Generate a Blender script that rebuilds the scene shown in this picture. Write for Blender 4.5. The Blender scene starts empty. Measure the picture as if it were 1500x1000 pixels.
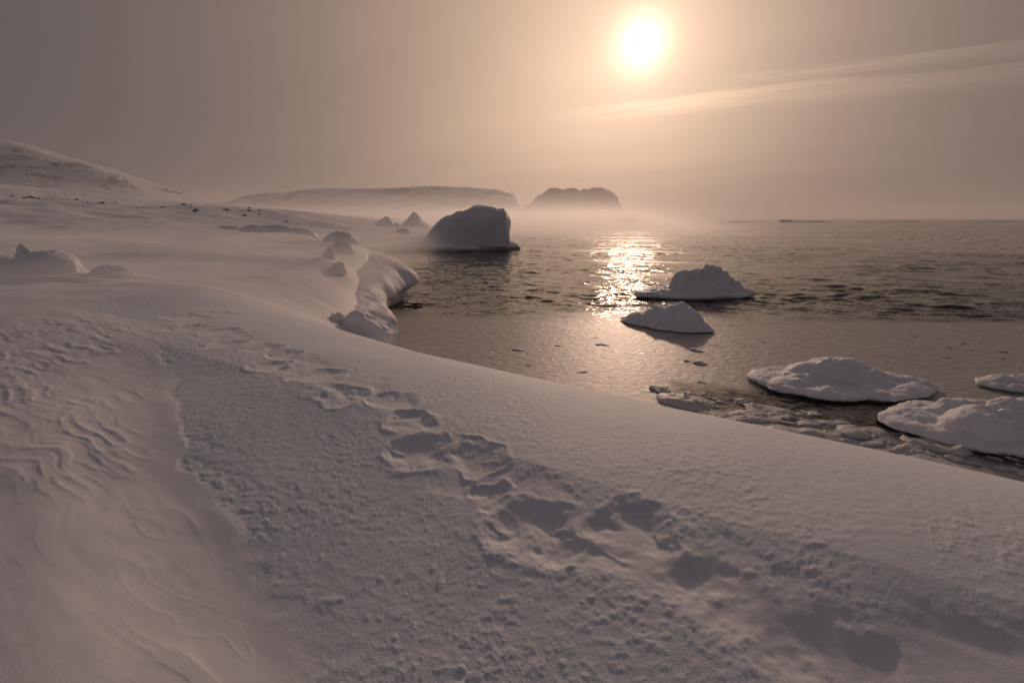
import bpy, math, random
import numpy as np
from mathutils import Vector

# ------------------------------------------------------------------ scene, camera, sky, sun
sc = bpy.context.scene
col = sc.collection
sc.render.engine = 'CYCLES'
sc.cycles.use_denoising = True
sc.cycles.denoiser = 'OPENIMAGEDENOISE'
sc.cycles.max_bounces = 8
sc.cycles.diffuse_bounces = 3
sc.cycles.glossy_bounces = 3
sc.cycles.volume_bounces = 2
sc.cycles.sample_clamp_indirect = 4.0
sc.cycles.sample_clamp_direct = 12.0
sc.cycles.volume_step_rate = 0.5
sc.view_settings.view_transform = 'Standard'
sc.view_settings.look = 'None'
sc.view_settings.exposure = 0.0
sc.view_settings.gamma = 1.0
sc.view_settings.use_curve_mapping = False

CAM_Z = 4.6
cam_d = bpy.data.cameras.new('camera')
cam_d.sensor_width = 36.0
cam_d.lens = 16.0
cam_d.clip_start = 0.05
cam_d.clip_end = 20000.0
cam = bpy.data.objects.new('camera', cam_d)
col.objects.link(cam)
cam.location = (0, 0, CAM_Z)
cam.rotation_euler = (math.radians(90 - 15.1), 0, 0)
sc.camera = cam

SUN_EL = math.radians(17.6)
SUN_AZ = math.radians(14.1)          # to the right of +Y
SUN = Vector((math.sin(SUN_AZ) * math.cos(SUN_EL), math.cos(SUN_AZ) * math.cos(SUN_EL), math.sin(SUN_EL)))

sun_d = bpy.data.lights.new('sun', 'SUN')
sun_d.energy = 1.1
sun_d.angle = math.radians(2.5)
sun_d.color = (1.0, 0.67, 0.49)
sun = bpy.data.objects.new('sun', sun_d)
col.objects.link(sun)
sun.rotation_euler = (-SUN).to_track_quat('-Z', 'Y').to_euler()


class NT:
    """small helper for building node trees"""
    def __init__(self, tree):
        self.t = tree
        tree.nodes.clear()

    def n(self, kind, **kw):
        nd = self.t.nodes.new(kind)
        for k, v in kw.items():
            setattr(nd, k, v)
        return nd

    def set(self, sock, v):
        if isinstance(v, bpy.types.NodeSocket):
            self.t.links.new(v, sock)
        else:
            if sock.type == 'RGBA' and len(v) == 3:
                v = (*v, 1)
            sock.default_value = v

    def math(self, op, a, b=None, c=None, clamp=False):
        nd = self.n('ShaderNodeMath', operation=op, use_clamp=clamp)
        for i, v in enumerate((a, b, c)):
            if v is not None:
                self.set(nd.inputs[i], v)
        return nd.outputs[0]

    def vmath(self, op, a, b=None, scale=None):
        nd = self.n('ShaderNodeVectorMath', operation=op)
        self.set(nd.inputs[0], a)
        if b is not None:
            self.set(nd.inputs[1], b)
        if scale is not None:
            self.set(nd.inputs['Scale'], scale)
        return nd.outputs['Value'] if op in ('DOT_PRODUCT', 'LENGTH') else nd.outputs[0]

    def noise(self, vec, scale, detail=4.0, rough=0.5, dist=0.0, kind='FBM'):
        nd = self.n('ShaderNodeTexNoise', noise_dimensions='3D', noise_type=kind)
        nd.normalize = True
        self.set(nd.inputs['Vector'], vec)
        self.set(nd.inputs['Scale'], scale)
        self.set(nd.inputs['Detail'], detail)
        self.set(nd.inputs['Roughness'], rough)
        self.set(nd.inputs['Distortion'], dist)
        return nd.outputs[0]

    def ramp(self, v, a, b, lo=0.0, hi=1.0):
        nd = self.n('ShaderNodeMapRange', interpolation_type='SMOOTHSTEP')
        for i, x in enumerate((v, a, b, lo, hi)):
            self.set(nd.inputs[i], x)
        return nd.outputs[0]

    def mixc(self, f, a, b):
        nd = self.n('ShaderNodeMix', data_type='RGBA')
        self.set(nd.inputs[0], f)
        self.set(nd.inputs[6], a)
        self.set(nd.inputs[7], b)
        return nd.outputs[2]

    def mixf(self, f, a, b):
        nd = self.n('ShaderNodeMix', data_type='FLOAT')
        self.set(nd.inputs[0], f)
        self.set(nd.inputs[2], a)
        self.set(nd.inputs[3], b)
        return nd.outputs[0]


# ---- world: hazy low-sun sky (ice-fog veil over a Nishita sky, aureole round the veiled sun, thin streak clouds)
world = bpy.data.worlds.new('World')
sc.world = world
world.use_nodes = True
w = NT(world.node_tree)
tc = w.n('ShaderNodeTexCoord')
D = w.vmath('NORMALIZE', tc.outputs['Generated'])
sky = w.n('ShaderNodeTexSky', sky_type='NISHITA')
sky.sun_disc = False
sky.sun_elevation = SUN_EL
sky.sun_rotation = SUN_AZ
sky.dust_density = 6.0
sky.air_density = 1.0
sky.ozone_density = 0.6
hs = w.n('ShaderNodeHueSaturation')
hs.inputs['Saturation'].default_value = 0.3
w.set(hs.inputs['Color'], sky.outputs[0])
cosang = w.vmath('DOT_PRODUCT', D, tuple(SUN))
ang = w.math('MULTIPLY', w.math('ARCCOSINE', w.math('MINIMUM', cosang, 0.999999)), 180 / math.pi)
sep = w.n('ShaderNodeSeparateXYZ')
w.set(sep.inputs[0], D)
dz = w.math('MAXIMUM', sep.outputs[2], 0.0)
# soft clouds on a plane high above
den = w.math('ADD', dz, 0.08)
px = w.math('DIVIDE', sep.outputs[0], den)
py = w.math('DIVIDE', sep.outputs[1], den)
e1 = w.math('ADD', w.math('MULTIPLY', px, 0.83), w.math('MULTIPLY', py, -0.56))
e2 = w.math('ADD', w.math('MULTIPLY', px, 0.56), w.math('MULTIPLY', py, 0.83))
comb = w.n('ShaderNodeCombineXYZ')
w.set(comb.inputs[0], w.math('MULTIPLY', e1, 0.55))
w.set(comb.inputs[1], w.math('MULTIPLY', e2, 4.0))
streak = w.noise(comb.outputs[0], 1.6, 9, 0.62, 0.8)
comb2 = w.n('ShaderNodeCombineXYZ')
w.set(comb2.inputs[0], w.math('MULTIPLY', e1, 0.5))
w.set(comb2.inputs[1], w.math('MULTIPLY', e2, 1.0))
broad = w.noise(comb2.outputs[0], 0.8, 3, 0.5, 0.3)
e3 = w.math('SUBTRACT', e2, w.math('MULTIPLY', e1, 0.15))
e3 = w.math('ADD', e3, w.math('MULTIPLY', w.math('SUBTRACT', streak, 0.5), 0.50))
b_up = w.math('MULTIPLY', w.math('MULTIPLY', w.ramp(e3, 2.98, 3.06), w.ramp(e3, 3.28, 3.12)), w.ramp(e1, -0.8, 0.0))
b_lo = w.math('MULTIPLY', w.math('MULTIPLY', w.ramp(e3, 3.27, 3.38), w.ramp(e3, 3.80, 3.50)), w.ramp(e1, -1.9, -0.8))
cl = w.math('MULTIPLY', w.math('ADD', b_up, b_lo), w.ramp(streak, 0.30, 0.62, 0.30, 1.1))
# aureole
VEIL = Vector((math.sin(math.radians(5)) * math.cos(math.radians(12)), math.cos(math.radians(5)) * math.cos(math.radians(12)), math.sin(math.radians(12))))
ang2 = w.math('MULTIPLY', w.math('ARCCOSINE', w.math('MINIMUM', w.vmath('DOT_PRODUCT', D, tuple(VEIL)), 0.999999)), 180 / math.pi)
def gexp(width, power=1.0, a=None):
    q = w.math('DIVIDE', a or ang, width)
    if power != 1.0:
        q = w.math('POWER', q, power)
    return w.math('EXPONENT', w.math('MULTIPLY', q, -1.0))
def term(colr, strength, fac):
    return w.vmath('SCALE', colr, scale=w.math('MULTIPLY', fac, strength))
total = term((1.0, 0.88, 0.70), 1.5, gexp(1.95, 1.4))
for colr, k, f in (((1.0, 0.70, 0.44), 0.46, gexp(9.0, 1.1)),
                   ((1.0, 0.64, 0.37), 0.42, gexp(26.0, 1.6, ang2)),
                   ((1.0, 0.82, 0.76), 0.03, gexp(60.0, 1.4))):
    total = w.vmath('ADD', total, term(colr, k, f))
modul = w.math('ADD', w.math('MULTIPLY', broad, 0.5), 0.75)
modul = w.math('ADD', modul, w.math('MULTIPLY', cl, 0.48))
total = w.vmath('SCALE', total, scale=modul)
total = w.vmath('ADD', total, (0.061, 0.057, 0.070))
bg1 = w.n('ShaderNodeBackground')
tint = w.vmath('MULTIPLY', hs.outputs[0], (1.0, 0.76, 0.58))
w.set(bg1.inputs[0], tint)
bg1.inputs[1].default_value = 0.004
bg2 = w.n('ShaderNodeBackground')
w.set(bg2.inputs[0], total)
bg2.inputs[1].default_value = 1.0
add = w.n('ShaderNodeAddShader')
w.t.links.new(bg1.outputs[0], add.inputs[0])
w.t.links.new(bg2.outputs[0], add.inputs[1])
wo = w.n('ShaderNodeOutputWorld')
w.t.links.new(add.outputs[0], wo.inputs['Surface'])

# ------------------------------------------------------------------ numpy noise
def _hash(ix, iy, iz, seed):
    h = (ix.astype(np.uint32) * np.uint32(374761393)
         + iy.astype(np.uint32) * np.uint32(668265263)
         + iz.astype(np.uint32) * np.uint32(2147483647)
         + np.uint32(seed * 1274126177 % 4294967296))
    h = (h ^ (h >> np.uint32(13))) * np.uint32(1274126177)
    h = (h ^ (h >> np.uint32(15))) * np.uint32(2246822519)
    h = h ^ (h >> np.uint32(16))
    return h.astype(np.float64) / 4294967295.0 * 2 - 1


def vn2(x, y, seed=0):
    xi = np.floor(x).astype(np.int64); yi = np.floor(y).astype(np.int64)
    fx = x - xi; fy = y - yi
    fx = fx * fx * fx * (fx * (fx * 6 - 15) + 10); fy = fy * fy * fy * (fy * (fy * 6 - 15) + 10)
    z = np.zeros_like(xi)
    a = _hash(xi, yi, z, seed); b = _hash(xi + 1, yi, z, seed)
    c = _hash(xi, yi + 1, z, seed); d = _hash(xi + 1, yi + 1, z, seed)
    return (a * (1 - fx) + b * fx) * (1 - fy) + (c * (1 - fx) + d * fx) * fy


def fbm2(x, y, oct=4, seed=0, gain=0.5):
    r = 0; a = 1.0
    for i in range(oct):
        ca, sa = math.cos(i * 1.1), math.sin(i * 1.1)
        r = r + a * vn2((x * ca - y * sa) * 2.03 ** i + 17.3 * i, (x * sa + y * ca) * 2.03 ** i - 9.1 * i, seed + i)
        a *= gain
    return r


def vn3(x, y, z, seed=0):
    xi = np.floor(x).astype(np.int64); yi = np.floor(y).astype(np.int64); zi = np.floor(z).astype(np.int64)
    f = [x - xi, y - yi, z - zi]
    f = [q * q * (3 - 2 * q) for q in f]
    r = 0
    for dx in (0, 1):
        for dy in (0, 1):
            for dz_ in (0, 1):
                wt = (f[0] if dx else 1 - f[0]) * (f[1] if dy else 1 - f[1]) * (f[2] if dz_ else 1 - f[2])
                r = r + wt * _hash(xi + dx, yi + dy, zi + dz_, seed)
    return r


def fbm3(p, freq, oct=4, seed=0, gain=0.5, ridged=False):
    r = 0; a = 1.0
    for i in range(oct):
        q = p * freq * 2.07 ** i + 13.7 * i
        v = vn3(q[:, 0], q[:, 1], q[:, 2], seed + i)
        r = r + a * ((1 - 2 * np.abs(v)) if ridged else v)
        a *= gain
    return r


def sstep(a, b, x):
    t = np.clip((x - a) / (b - a), 0, 1)
    return t * t * (3 - 2 * t)


# ------------------------------------------------------------------ mesh helpers
def tag(o, label=None, cat=None, group=None, kind=None):
    if label: o['label'] = label
    if cat: o['category'] = cat
    if group: o['group'] = group
    if kind: o['kind'] = kind
    return o


def mesh_obj(name, verts, quads, mat, parent=None, smooth=True, attrs=None, tris=None):
    me = bpy.data.meshes.new(name)
    verts = np.asarray(verts, dtype=np.float32)
    quads = np.asarray(quads, dtype=np.int32).reshape(-1, 4)
    nt = 0 if tris is None else len(tris)
    me.vertices.add(len(verts))
    me.vertices.foreach_set('co', verts.ravel())
    loops = quads.ravel()
    starts = np.arange(len(quads)) * 4
    if nt:
        tr = np.asarray(tris, dtype=np.int32)
        starts = np.concatenate([starts, len(loops) + np.arange(nt) * 3])
        loops = np.concatenate([loops, tr.ravel()])
    me.loops.add(len(loops))
    me.loops.foreach_set('vertex_index', loops.astype(np.int32))
    me.polygons.add(len(starts))
    me.polygons.foreach_set('loop_start', starts.astype(np.int32))
    me.update(calc_edges=True)
    me.validate()
    if smooth:
        me.polygons.foreach_set('use_smooth', np.ones(len(me.polygons), dtype=bool))
    if attrs:
        for k, v in attrs.items():
            at = me.attributes.new(k, 'FLOAT', 'POINT')
            at.data.foreach_set('value', np.asarray(v, dtype=np.float32))
    if mat:
        me.materials.append(mat)
    o = bpy.data.objects.new(name, me)
    col.objects.link(o)
    if parent:
        o.parent = parent
    return o


def grid_quads(nr, nc, wrap=False):
    i = np.arange(nr - 1)[:, None]
    j = np.arange(nc if wrap else nc - 1)[None, :]
    j2 = (j + 1) % nc
    return np.stack([i * nc + j, i * nc + j2, (i + 1) * nc + j2, (i + 1) * nc + j], -1).reshape(-1, 4)


def vnormals(v, quads):
    a = v[quads[:, 2]] - v[quads[:, 0]]
    b = v[quads[:, 3]] - v[quads[:, 1]]
    n = np.cross(a, b)
    out = np.zeros_like(v)
    for k in range(4):
        np.add.at(out, quads[:, k], n)
    return out / (np.linalg.norm(out, axis=1, keepdims=True) + 1e-12)


def logspace(segments):
    """segments: list of (r_end, relative step); starts with first r"""
    r = [segments[0]]
    for end, st in segments[1:]:
        n = max(1, int(math.log(end / r[-1]) / st))
        r += list(r[-1] * (end / r[-1]) ** (np.arange(1, n + 1) / n))
    return np.array(r)


# ------------------------------------------------------------------ materials
def new_mat(name):
    m = bpy.data.materials.new(name)
    m.use_nodes = True
    return m, NT(m.node_tree)


def snow_material(name, colr=(0.88, 0.88, 0.90), fine=170.0, fine_d=0.003, mid=22.0, mid_d=0.006, use_crust=False, rough=0.62, wet=0.0, sss=0.0):
    m, t = new_mat(name)
    pos = t.n('ShaderNodeNewGeometry').outputs['Position']
    bs = t.n('ShaderNodeBsdfPrincipled')
    n1 = t.noise(pos, fine, 3, 0.6)
    n2 = t.noise(pos, mid, 5, 0.6)
    hgt = t.math('ADD', t.math('MULTIPLY', n1, fine_d), t.math('MULTIPLY', n2, mid_d))
    base = t.mixc(t.ramp(t.noise(pos, 0.7, 4, 0.55), 0.35, 0.7), colr, tuple(c * 0.93 for c in colr))
    if use_crust:
        at = t.n('ShaderNodeAttribute', attribute_name='crust')
        cr = at.outputs['Fac']
        hgt = t.math('MULTIPLY', hgt, t.mixf(cr, 0.25, 1.0))
        base = t.mixc(cr, base, (0.78, 0.82, 0.87))
        base = t.mixc(t.math('MULTIPLY', t.ramp(t.noise(pos, 45, 4, 0.6), 0.48, 0.7), t.math('MULTIPLY', cr, 0.30)), base, (0.60, 0.66, 0.72))  # darker flecks: tiny shadows in the crust's gaps, painted into the colour
    if wet:
        sz = t.n('ShaderNodeSeparateXYZ'); t.set(sz.inputs[0], pos)
        wl = t.ramp(t.math('ADD', sz.outputs[2], t.math('MULTIPLY', t.math('SUBTRACT', n2, 0.5), wet)), wet * 0.4, wet * 1.1, 1.0, 0.0)
        base = t.mixc(wl, base, (0.38, 0.43, 0.45))
        t.set(bs.inputs['Roughness'], t.mixf(wl, rough, 0.12))
    else:
        bs.inputs['Roughness'].default_value = rough
    if sss:
        bs.inputs['Subsurface Weight'].default_value = 0.35
        bs.inputs['Subsurface Radius'].default_value = (0.6, 0.9, 1.0)
        bs.inputs['Subsurface Scale'].default_value = sss
    t.set(bs.inputs['Base Color'], base)
    bs.inputs['IOR'].default_value = 1.31
    bp = t.n('ShaderNodeBump')
    bp.inputs['Strength'].default_value = 1.0
    bp.inputs['Distance'].default_value = 1.0
    t.set(bp.inputs['Height'], hgt)
    t.set(bs.inputs['Normal'], bp.outputs[0])
    out = t.n('ShaderNodeOutputMaterial')
    t.set(out.inputs[0], bs.outputs[0])
    return m


M_GROUND = snow_material('snow_ground', use_crust=True)
M_FLOE = snow_material('floe_snow', colr=(0.88, 0.89, 0.92), fine=40, fine_d=0.012, mid=5, mid_d=0.055, rough=0.5, wet=0.09, sss=0.12)
M_ICE = snow_material('iceberg_ice', colr=(0.84, 0.87, 0.91), fine=14, fine_d=0.02, mid=1.6, mid_d=0.12, rough=0.45)
M_LEDGE = snow_material('ledge_snow', colr=(0.88, 0.88, 0.90), fine=50, fine_d=0.006, mid=6, mid_d=0.025)
M_BRASH = snow_material('brash_ice', colr=(0.68, 0.67, 0.66), fine=60, fine_d=0.008, mid=11, mid_d=0.05, rough=0.4, wet=0.025)


def hill_material(name, rock=0.5, lo=0.45, hi=0.6, scale=0.02):
    m, t = new_mat(name)
    g = t.n('ShaderNodeNewGeometry')
    pos = g.outputs['Position']
    sx = t.n('ShaderNodeSeparateXYZ')
    t.set(sx.inputs[0], g.outputs['Normal'])
    stretch = t.vmath('MULTIPLY', pos, (1.0, 1.0, 2.5))
    nz = t.noise(stretch, scale, 6, 0.65)
    f = t.math('ADD', nz, t.math('MULTIPLY', t.math('SUBTRACT', 0.9, sx.outputs[2]), rock))
    fac = t.ramp(f, lo, hi)
    bs = t.n('ShaderNodeBsdfPrincipled')
    t.set(bs.inputs['Base Color'], t.mixc(fac, (0.80, 0.82, 0.85), (0.10, 0.09, 0.085)))
    bs.inputs['Roughness'].default_value = 0.8
    bp = t.n('ShaderNodeBump')
    bp.inputs['Strength'].default_value = 0.8
    bp.inputs['Distance'].default_value = 6.0
    t.set(bp.inputs['Height'], t.noise(pos, scale * 4, 5, 0.6))
    t.set(bs.inputs['Normal'], bp.outputs[0])
    out = t.n('ShaderNodeOutputMaterial')
    t.set(out.inputs[0], bs.outputs[0])
    return m


def rock_material():
    m, t = new_mat('dark_rock')
    pos = t.n('ShaderNodeNewGeometry').outputs['Position']
    bs = t.n('ShaderNodeBsdfPrincipled')
    t.set(bs.inputs['Base Color'], t.mixc(t.noise(pos, 3, 5, 0.6), (0.05, 0.045, 0.04), (0.16, 0.14, 0.13)))
    bs.inputs['Roughness'].default_value = 0.85
    out = t.n('ShaderNodeOutputMaterial')
    t.set(out.inputs[0], bs.outputs[0])
    return m


M_HILL = hill_material('hill_snow_rock', 0.45, 0.50, 0.66, 0.02)
M_PLATEAU = hill_material('plateau_snow_rock', 0.5, 0.46, 0.62, 0.012)
M_HEAD = hill_material('headland_rock', 0.9, 0.30, 0.50, 0.02)
M_ROCK = rock_material()


def sea_material():
    m, t = new_mat('sea_water')
    pos = t.n('ShaderNodeNewGeometry').outputs['Position']
    at = t.n('ShaderNodeAttribute', attribute_name='slush')
    sl = at.outputs['Fac']
    # open water: wind chop finer than the modelled waves, as slopes added to the surface normal
    st = t.vmath('MULTIPLY', pos, (0.75, 1.5, 1.0))
    def slopes(scale, k):
        nd = t.n('ShaderNodeTexNoise', noise_dimensions='3D')
        t.set(nd.inputs['Vector'], st)
        nd.inputs['Scale'].default_value = scale
        nd.inputs['Detail'].default_value = 3.0
        nd.inputs['Roughness'].default_value = 0.55
        c = t.vmath('SUBTRACT', nd.outputs['Color'], (0.5, 0.5, 0.5))
        return t.vmath('MULTIPLY', c, (k, k, 0.0))
    dist = t.vmath('LENGTH', pos)
    k_far = t.ramp(dist, 30, 140)
    sl1 = slopes(1.1, 1.0)
    sl2 = slopes(4.5, 0.62)
    gust = t.ramp(t.noise(t.vmath('MULTIPLY', pos, (0.022, 0.075, 1.0)), 1.0, 5, 0.6, 0.3), 0.32, 0.68, 0.45, 1.35)
    tot = t.vmath('ADD', t.vmath('SCALE', sl1, scale=t.math('MULTIPLY', t.mixf(k_far, 0.5, 1.75), gust)), sl2)
    nrm = t.vmath('NORMALIZE', t.vmath('ADD', t.n('ShaderNodeNewGeometry').outputs['Normal'], tot))
    wtr = t.n('ShaderNodeBsdfPrincipled')
    t.set(wtr.inputs['Base Color'], (0.020, 0.018, 0.015))
    wtr.inputs['Roughness'].default_value = 0.08
    wtr.inputs['IOR'].default_value = 1.333
    t.set(wtr.inputs['Normal'], nrm)
    # grease ice / slush
    grain = t.noise(pos, 38, 3, 0.65)
    lum = t.noise(t.vmath('MULTIPLY', pos, (1.0, 1.6, 1.0)), 3.2, 5, 0.6, 0.4)
    b2 = t.n('ShaderNodeBump')
    b2.inputs['Distance'].default_value = 1.0
    b2.inputs['Strength'].default_value = 1.0
    t.set(b2.inputs['Height'], t.math('ADD', t.math('MULTIPLY', grain, 0.007), t.math('MULTIPLY', lum, 0.035)))
    slu = t.n('ShaderNodeBsdfPrincipled')
    t.set(slu.inputs['Base Color'], t.mixc(t.ramp(lum, 0.3, 0.75), (0.40, 0.38, 0.355), (0.58, 0.555, 0.53)))
    t.set(slu.inputs['Roughness'], t.ramp(t.noise(pos, 11, 4, 0.7), 0.56, 0.70, 0.42, 0.13))
    slu.inputs['Specular IOR Level'].default_value = 0.4
    slu.inputs['IOR'].default_value = 1.32
    t.set(slu.inputs['Normal'], b2.outputs[0])
    mx = t.n('ShaderNodeMixShader')
    t.set(mx.inputs[0], sl)
    t.set(mx.inputs[1], wtr.outputs[0])
    t.set(mx.inputs[2], slu.outputs[0])
    out = t.n('ShaderNodeOutputMaterial')
    t.set(out.inputs[0], mx.outputs[0])
    return m


M_SEA = sea_material()

# ------------------------------------------------------------------ terrain
SHORE = np.array([(60, -27.2), (10, 4.0), (3, 8.35), (0.3, 10.05), (-2.2, 12.1), (-3.9, 14.2), (-4.8, 16.5), (-5.7, 19.5),
                  (-6.6, 23), (-6.7, 26), (-7.0, 28.5), (-9.0, 33), (-13.5, 39), (-19.5, 50), (-23.5, 60), (-27.5, 66), (-29, 76), (-22, 90),
                  (-12, 115), (0, 170), (30, 300), (100, 385), (140, 450), (150, 800), (100, 2500)], dtype=float)


def shore_dist(x, y):
    """distance inland (negative at sea) and the y of the nearest shore point"""
    best = np.full(x.shape, 1e18); sgn = np.ones(x.shape); ny = np.zeros(x.shape)
    for k in range(len(SHORE) - 1):
        a, b = SHORE[k], SHORE[k + 1]
        d = b - a
        t = np.clip(((x - a[0]) * d[0] + (y - a[1]) * d[1]) / (d @ d), 0, 1)
        qx = a[0] + t * d[0]; qy = a[1] + t * d[1]
        dd = (x - qx) ** 2 + (y - qy) ** 2
        cr = d[0] * (y - a[1]) - d[1] * (x - a[0])
        m = dd < best - 1e-9
        best = np.where(m, dd, best)
        # travelling along the shore, land lies on the left-hand... sign from the cross product
        sgn = np.where(m, np.where(cr > 0, 1.0, -1.0), sgn)
        ny = np.where(m, qy, ny)
    return np.sqrt(best) * sgn, ny


# boot prints: x, y, half-width across the trail, half-length along view, depth
PRINTS = [(0.13, 2.22, 0.30, 0.25, 0.125), (-0.13, 2.56, 0.15, 0.13, 0.07), (0.69, 2.20, 0.25, 0.22, 0.095),
          (-0.69, 3.06, 0.23, 0.25, 0.11), (-0.86, 3.52, 0.23, 0.18, 0.08), (-0.25, 2.99, 0.22, 0.19, 0.075),
          (-1.10, 3.90, 0.21, 0.18, 0.06), (-1.61, 3.98, 0.26, 0.21, 0.10), (-2.02, 4.50, 0.24, 0.22, 0.07),
          (-2.70, 4.82, 0.25, 0.22, 0.10), (-2.78, 5.30, 0.22, 0.20, 0.08), (-3.20, 5.65, 0.24, 0.24, 0.09),
          (-3.84, 5.80, 0.23, 0.24, 0.09), (-4.30, 6.55, 0.24, 0.28, 0.09), (-5.04, 6.74, 0.28, 0.34, 0.10),
          (-5.6, 7.6, 0.3, 0.3, 0.08), (-5.35, 8.1, 0.3, 0.25, 0.07)]
# wind-filled older troughs near the camera: x, y, half-length, half-width, angle, depth
TROUGHS = [(0.93, 1.83, 0.34, 0.16, -0.55, 0.032), (1.28, 1.46, 0.46, 0.20, -0.42, 0.028), (1.86, 1.46, 0.40, 0.20, -0.35, 0.020),
           (0.50, 2.02, 0.34, 0.10, -0.25, 0.02)]


def drift_edge(y):
    return np.interp(y, [0, 1.25, 1.86, 2.58, 3.66, 5.2, 6.95, 8.5], [0.6, -0.54, -1.16, -1.92, -2.96, -4.2, -5.65, -8.5])


def height(x, y):
    """snow surface height above the water, and the crust mask"""
    D, ny = shore_dist(x, y)
    r = np.hypot(x, y)
    s = 0.53 * x + 0.85 * y
    wdt = np.interp(ny, [8, 14, 17.5, 22, 45, 60, 150], [6.1, 5.6, 4.2, 2.7, 2.9, 6, 25])
    T = np.full(x.shape, 3.0)
    T = T + np.clip(-x - 38, 0, 200) * 0.095 * sstep(25, 125, y) * (1 - sstep(130, 330, y) * 0.8)
    T = T - 1.3 * sstep(45, 110, y) * sstep(-60, -30, x)
    # a low wind scarp running across the middle distance
    sc_y = 19.6 + 0.05 * (x + 14) + 0.010 * (x + 14) ** 2 + 0.5 * np.sin(x * 0.25)
    T = T - 0.30 * sstep(11, 15, y) * (1 - sstep(sc_y - 0.2, sc_y + 1.6, y)) * sstep(-3, -8, x)
    u = np.clip(1 - D / wdt, 0, 3)
    h = T - T * u ** 2
    h = np.where(D < 0, np.minimum(h, 0) - 0.3 * np.minimum(-D, 3), h)
    h = np.maximum(h, -1.4)
    h = h - 0.140 * np.clip(2.5 - s, 0, 2.4) * (1 - sstep(6.5, 10, y)) * (1 - 0.4 * sstep(0.1, 1.2, drift_edge(y) - x))
    # undulation
    h = h + 0.05 * fbm2(x * 0.35, y * 0.35, 3, 5) * sstep(0.5, 3, r) * (1 - 0.5 * sstep(0, 6, s))
    mid = sstep(9, 16, r)
    h = h + mid * 0.16 * fbm2(x * 0.13, y * 0.22, 4, 9) * sstep(-0.5, 3.0, D)
    h = h + sstep(50, 110, r) * 1.0 * fbm2(x * 0.03, y * 0.05, 4, 21) * sstep(0, 30, D)
    # left snow mound with a wind-scoured hollow in front of it
    mx, my = x + 17.6, y - 15.6
    h = h + 0.62 * np.exp(-((mx / 2.3) ** 2 + (my / 1.1) ** 2)) 
    h = h - 0.42 * np.exp(-(((x + 14.75) / 0.62) ** 2 + ((y - 13.1) / 0.55) ** 2) ** 1.5)
    h = h - 0.34 * np.exp(-(((x + 13.45) / 0.50) ** 2 + ((y - 13.2) / 0.50) ** 2) ** 1.5)
    h = h - 0.25 * np.exp(-(((x + 15.0) / 2.0) ** 2 + ((y - 12.6) / 0.8) ** 2))
    h = h + 0.22 * np.exp(-(((x + 14.1) / 1.9) ** 2 + ((y - 14.0) / 0.40) ** 2))
    h = h + 0.25 * np.exp(-(((x + 13.4) / 1.1) ** 2 + ((y - 15.3) / 0.5) ** 2))
    # --- near field detail
    near = 1 - sstep(9.5, 15, r)
    eg = drift_edge(y) + 0.10 * fbm2(x * 1.1, y * 1.1, 4, 31) + 0.03 * fbm2(x * 7, y * 7, 3, 33)
    wid = 0.03 + 0.22 * sstep(-0.2, 0.7, fbm2(x * 0.9, y * 0.9, 2, 38))
    crust = sstep(-wid, wid, x - eg) * (1 - sstep(7.2, 9.5, y + 0.25 * x + 0.4 * fbm2(x * 0.8, y * 0.8, 2, 36)))
    drift = (1 - crust)
    h = h + near * 0.003 * drift * (1 - sstep(7.5, 9.5, y))
    # crust nodules, flattening towards the bank's edge
    amp = near * crust * (1 - 0.45 * sstep(2.2, 5.0, s))
    nod = fbm2(x * 24, y * 34, 4, 41, 0.62)
    nod = np.maximum(nod, -0.25)
    patch = 0.55 + 0.45 * np.clip(fbm2(x * 1.6, y * 1.6, 3, 45) + 0.3, -0.6, 1)
    h = h + amp * 0.0044 * nod * patch
    edgen = np.exp(-((x - eg) / 0.22) ** 2)
    h = h + amp * (0.0015 + 0.003 * edgen) * np.clip(fbm2(x * 10, y * 12, 2, 43), -0.5, 1)
    h = h + amp * 0.006 * np.clip(vn2(x * 19, y * 19, 47) - 0.72, 0, 1) * 3.0 * sstep(0.0, 0.6, fbm2(x * 1.1, y * 1.1, 2, 48))
    # drift sastrugi: saw-shaped ridges along the wind
    tl = 0.85 * x - 0.53 * y
    wv = 0.25 * fbm2(tl * 1.6, s * 1.6, 3, 51)
    n1 = vn2(tl * 2.0 + wv, (s + 0.28 * wv) * 10.5, 53)
    n2 = vn2(tl * 3.6 + 7, (s + 0.28 * wv) * 21.0, 55)
    rdg = np.clip(1 - 1.4 * np.abs(n1), 0, 1) ** 3 + 0.6 * np.clip(1 - 1.4 * np.abs(n2), 0, 1) ** 3
    pm = (0.25 + 0.75 * sstep(-0.7, 0.25, fbm2(tl * 0.9, s * 1.2, 3, 61))) * (0.04 + 0.96 * sstep(0.1, 1.2, s + 0.3 * fbm2(tl * 0.8, s, 2, 63)))
    h = h + near * drift * 0.0120 * rdg * pm * (1 - sstep(7.2, 8.8, y)) * sstep(0.0, 0.6, eg - x)
    h = h + near * drift * 0.006 * fbm2(tl * 1.2, s * 3.5, 3, 71)
    # boot prints
    wx = 0.060 * fbm2(x * 4.5, y * 4.5, 4, 81); wy = 0.060 * fbm2(x * 4.5, y * 4.5, 4, 83)
    pit = np.zeros(x.shape); rim = np.zeros(x.shape)
    tx, ty = -0.77, 0.64
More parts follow.
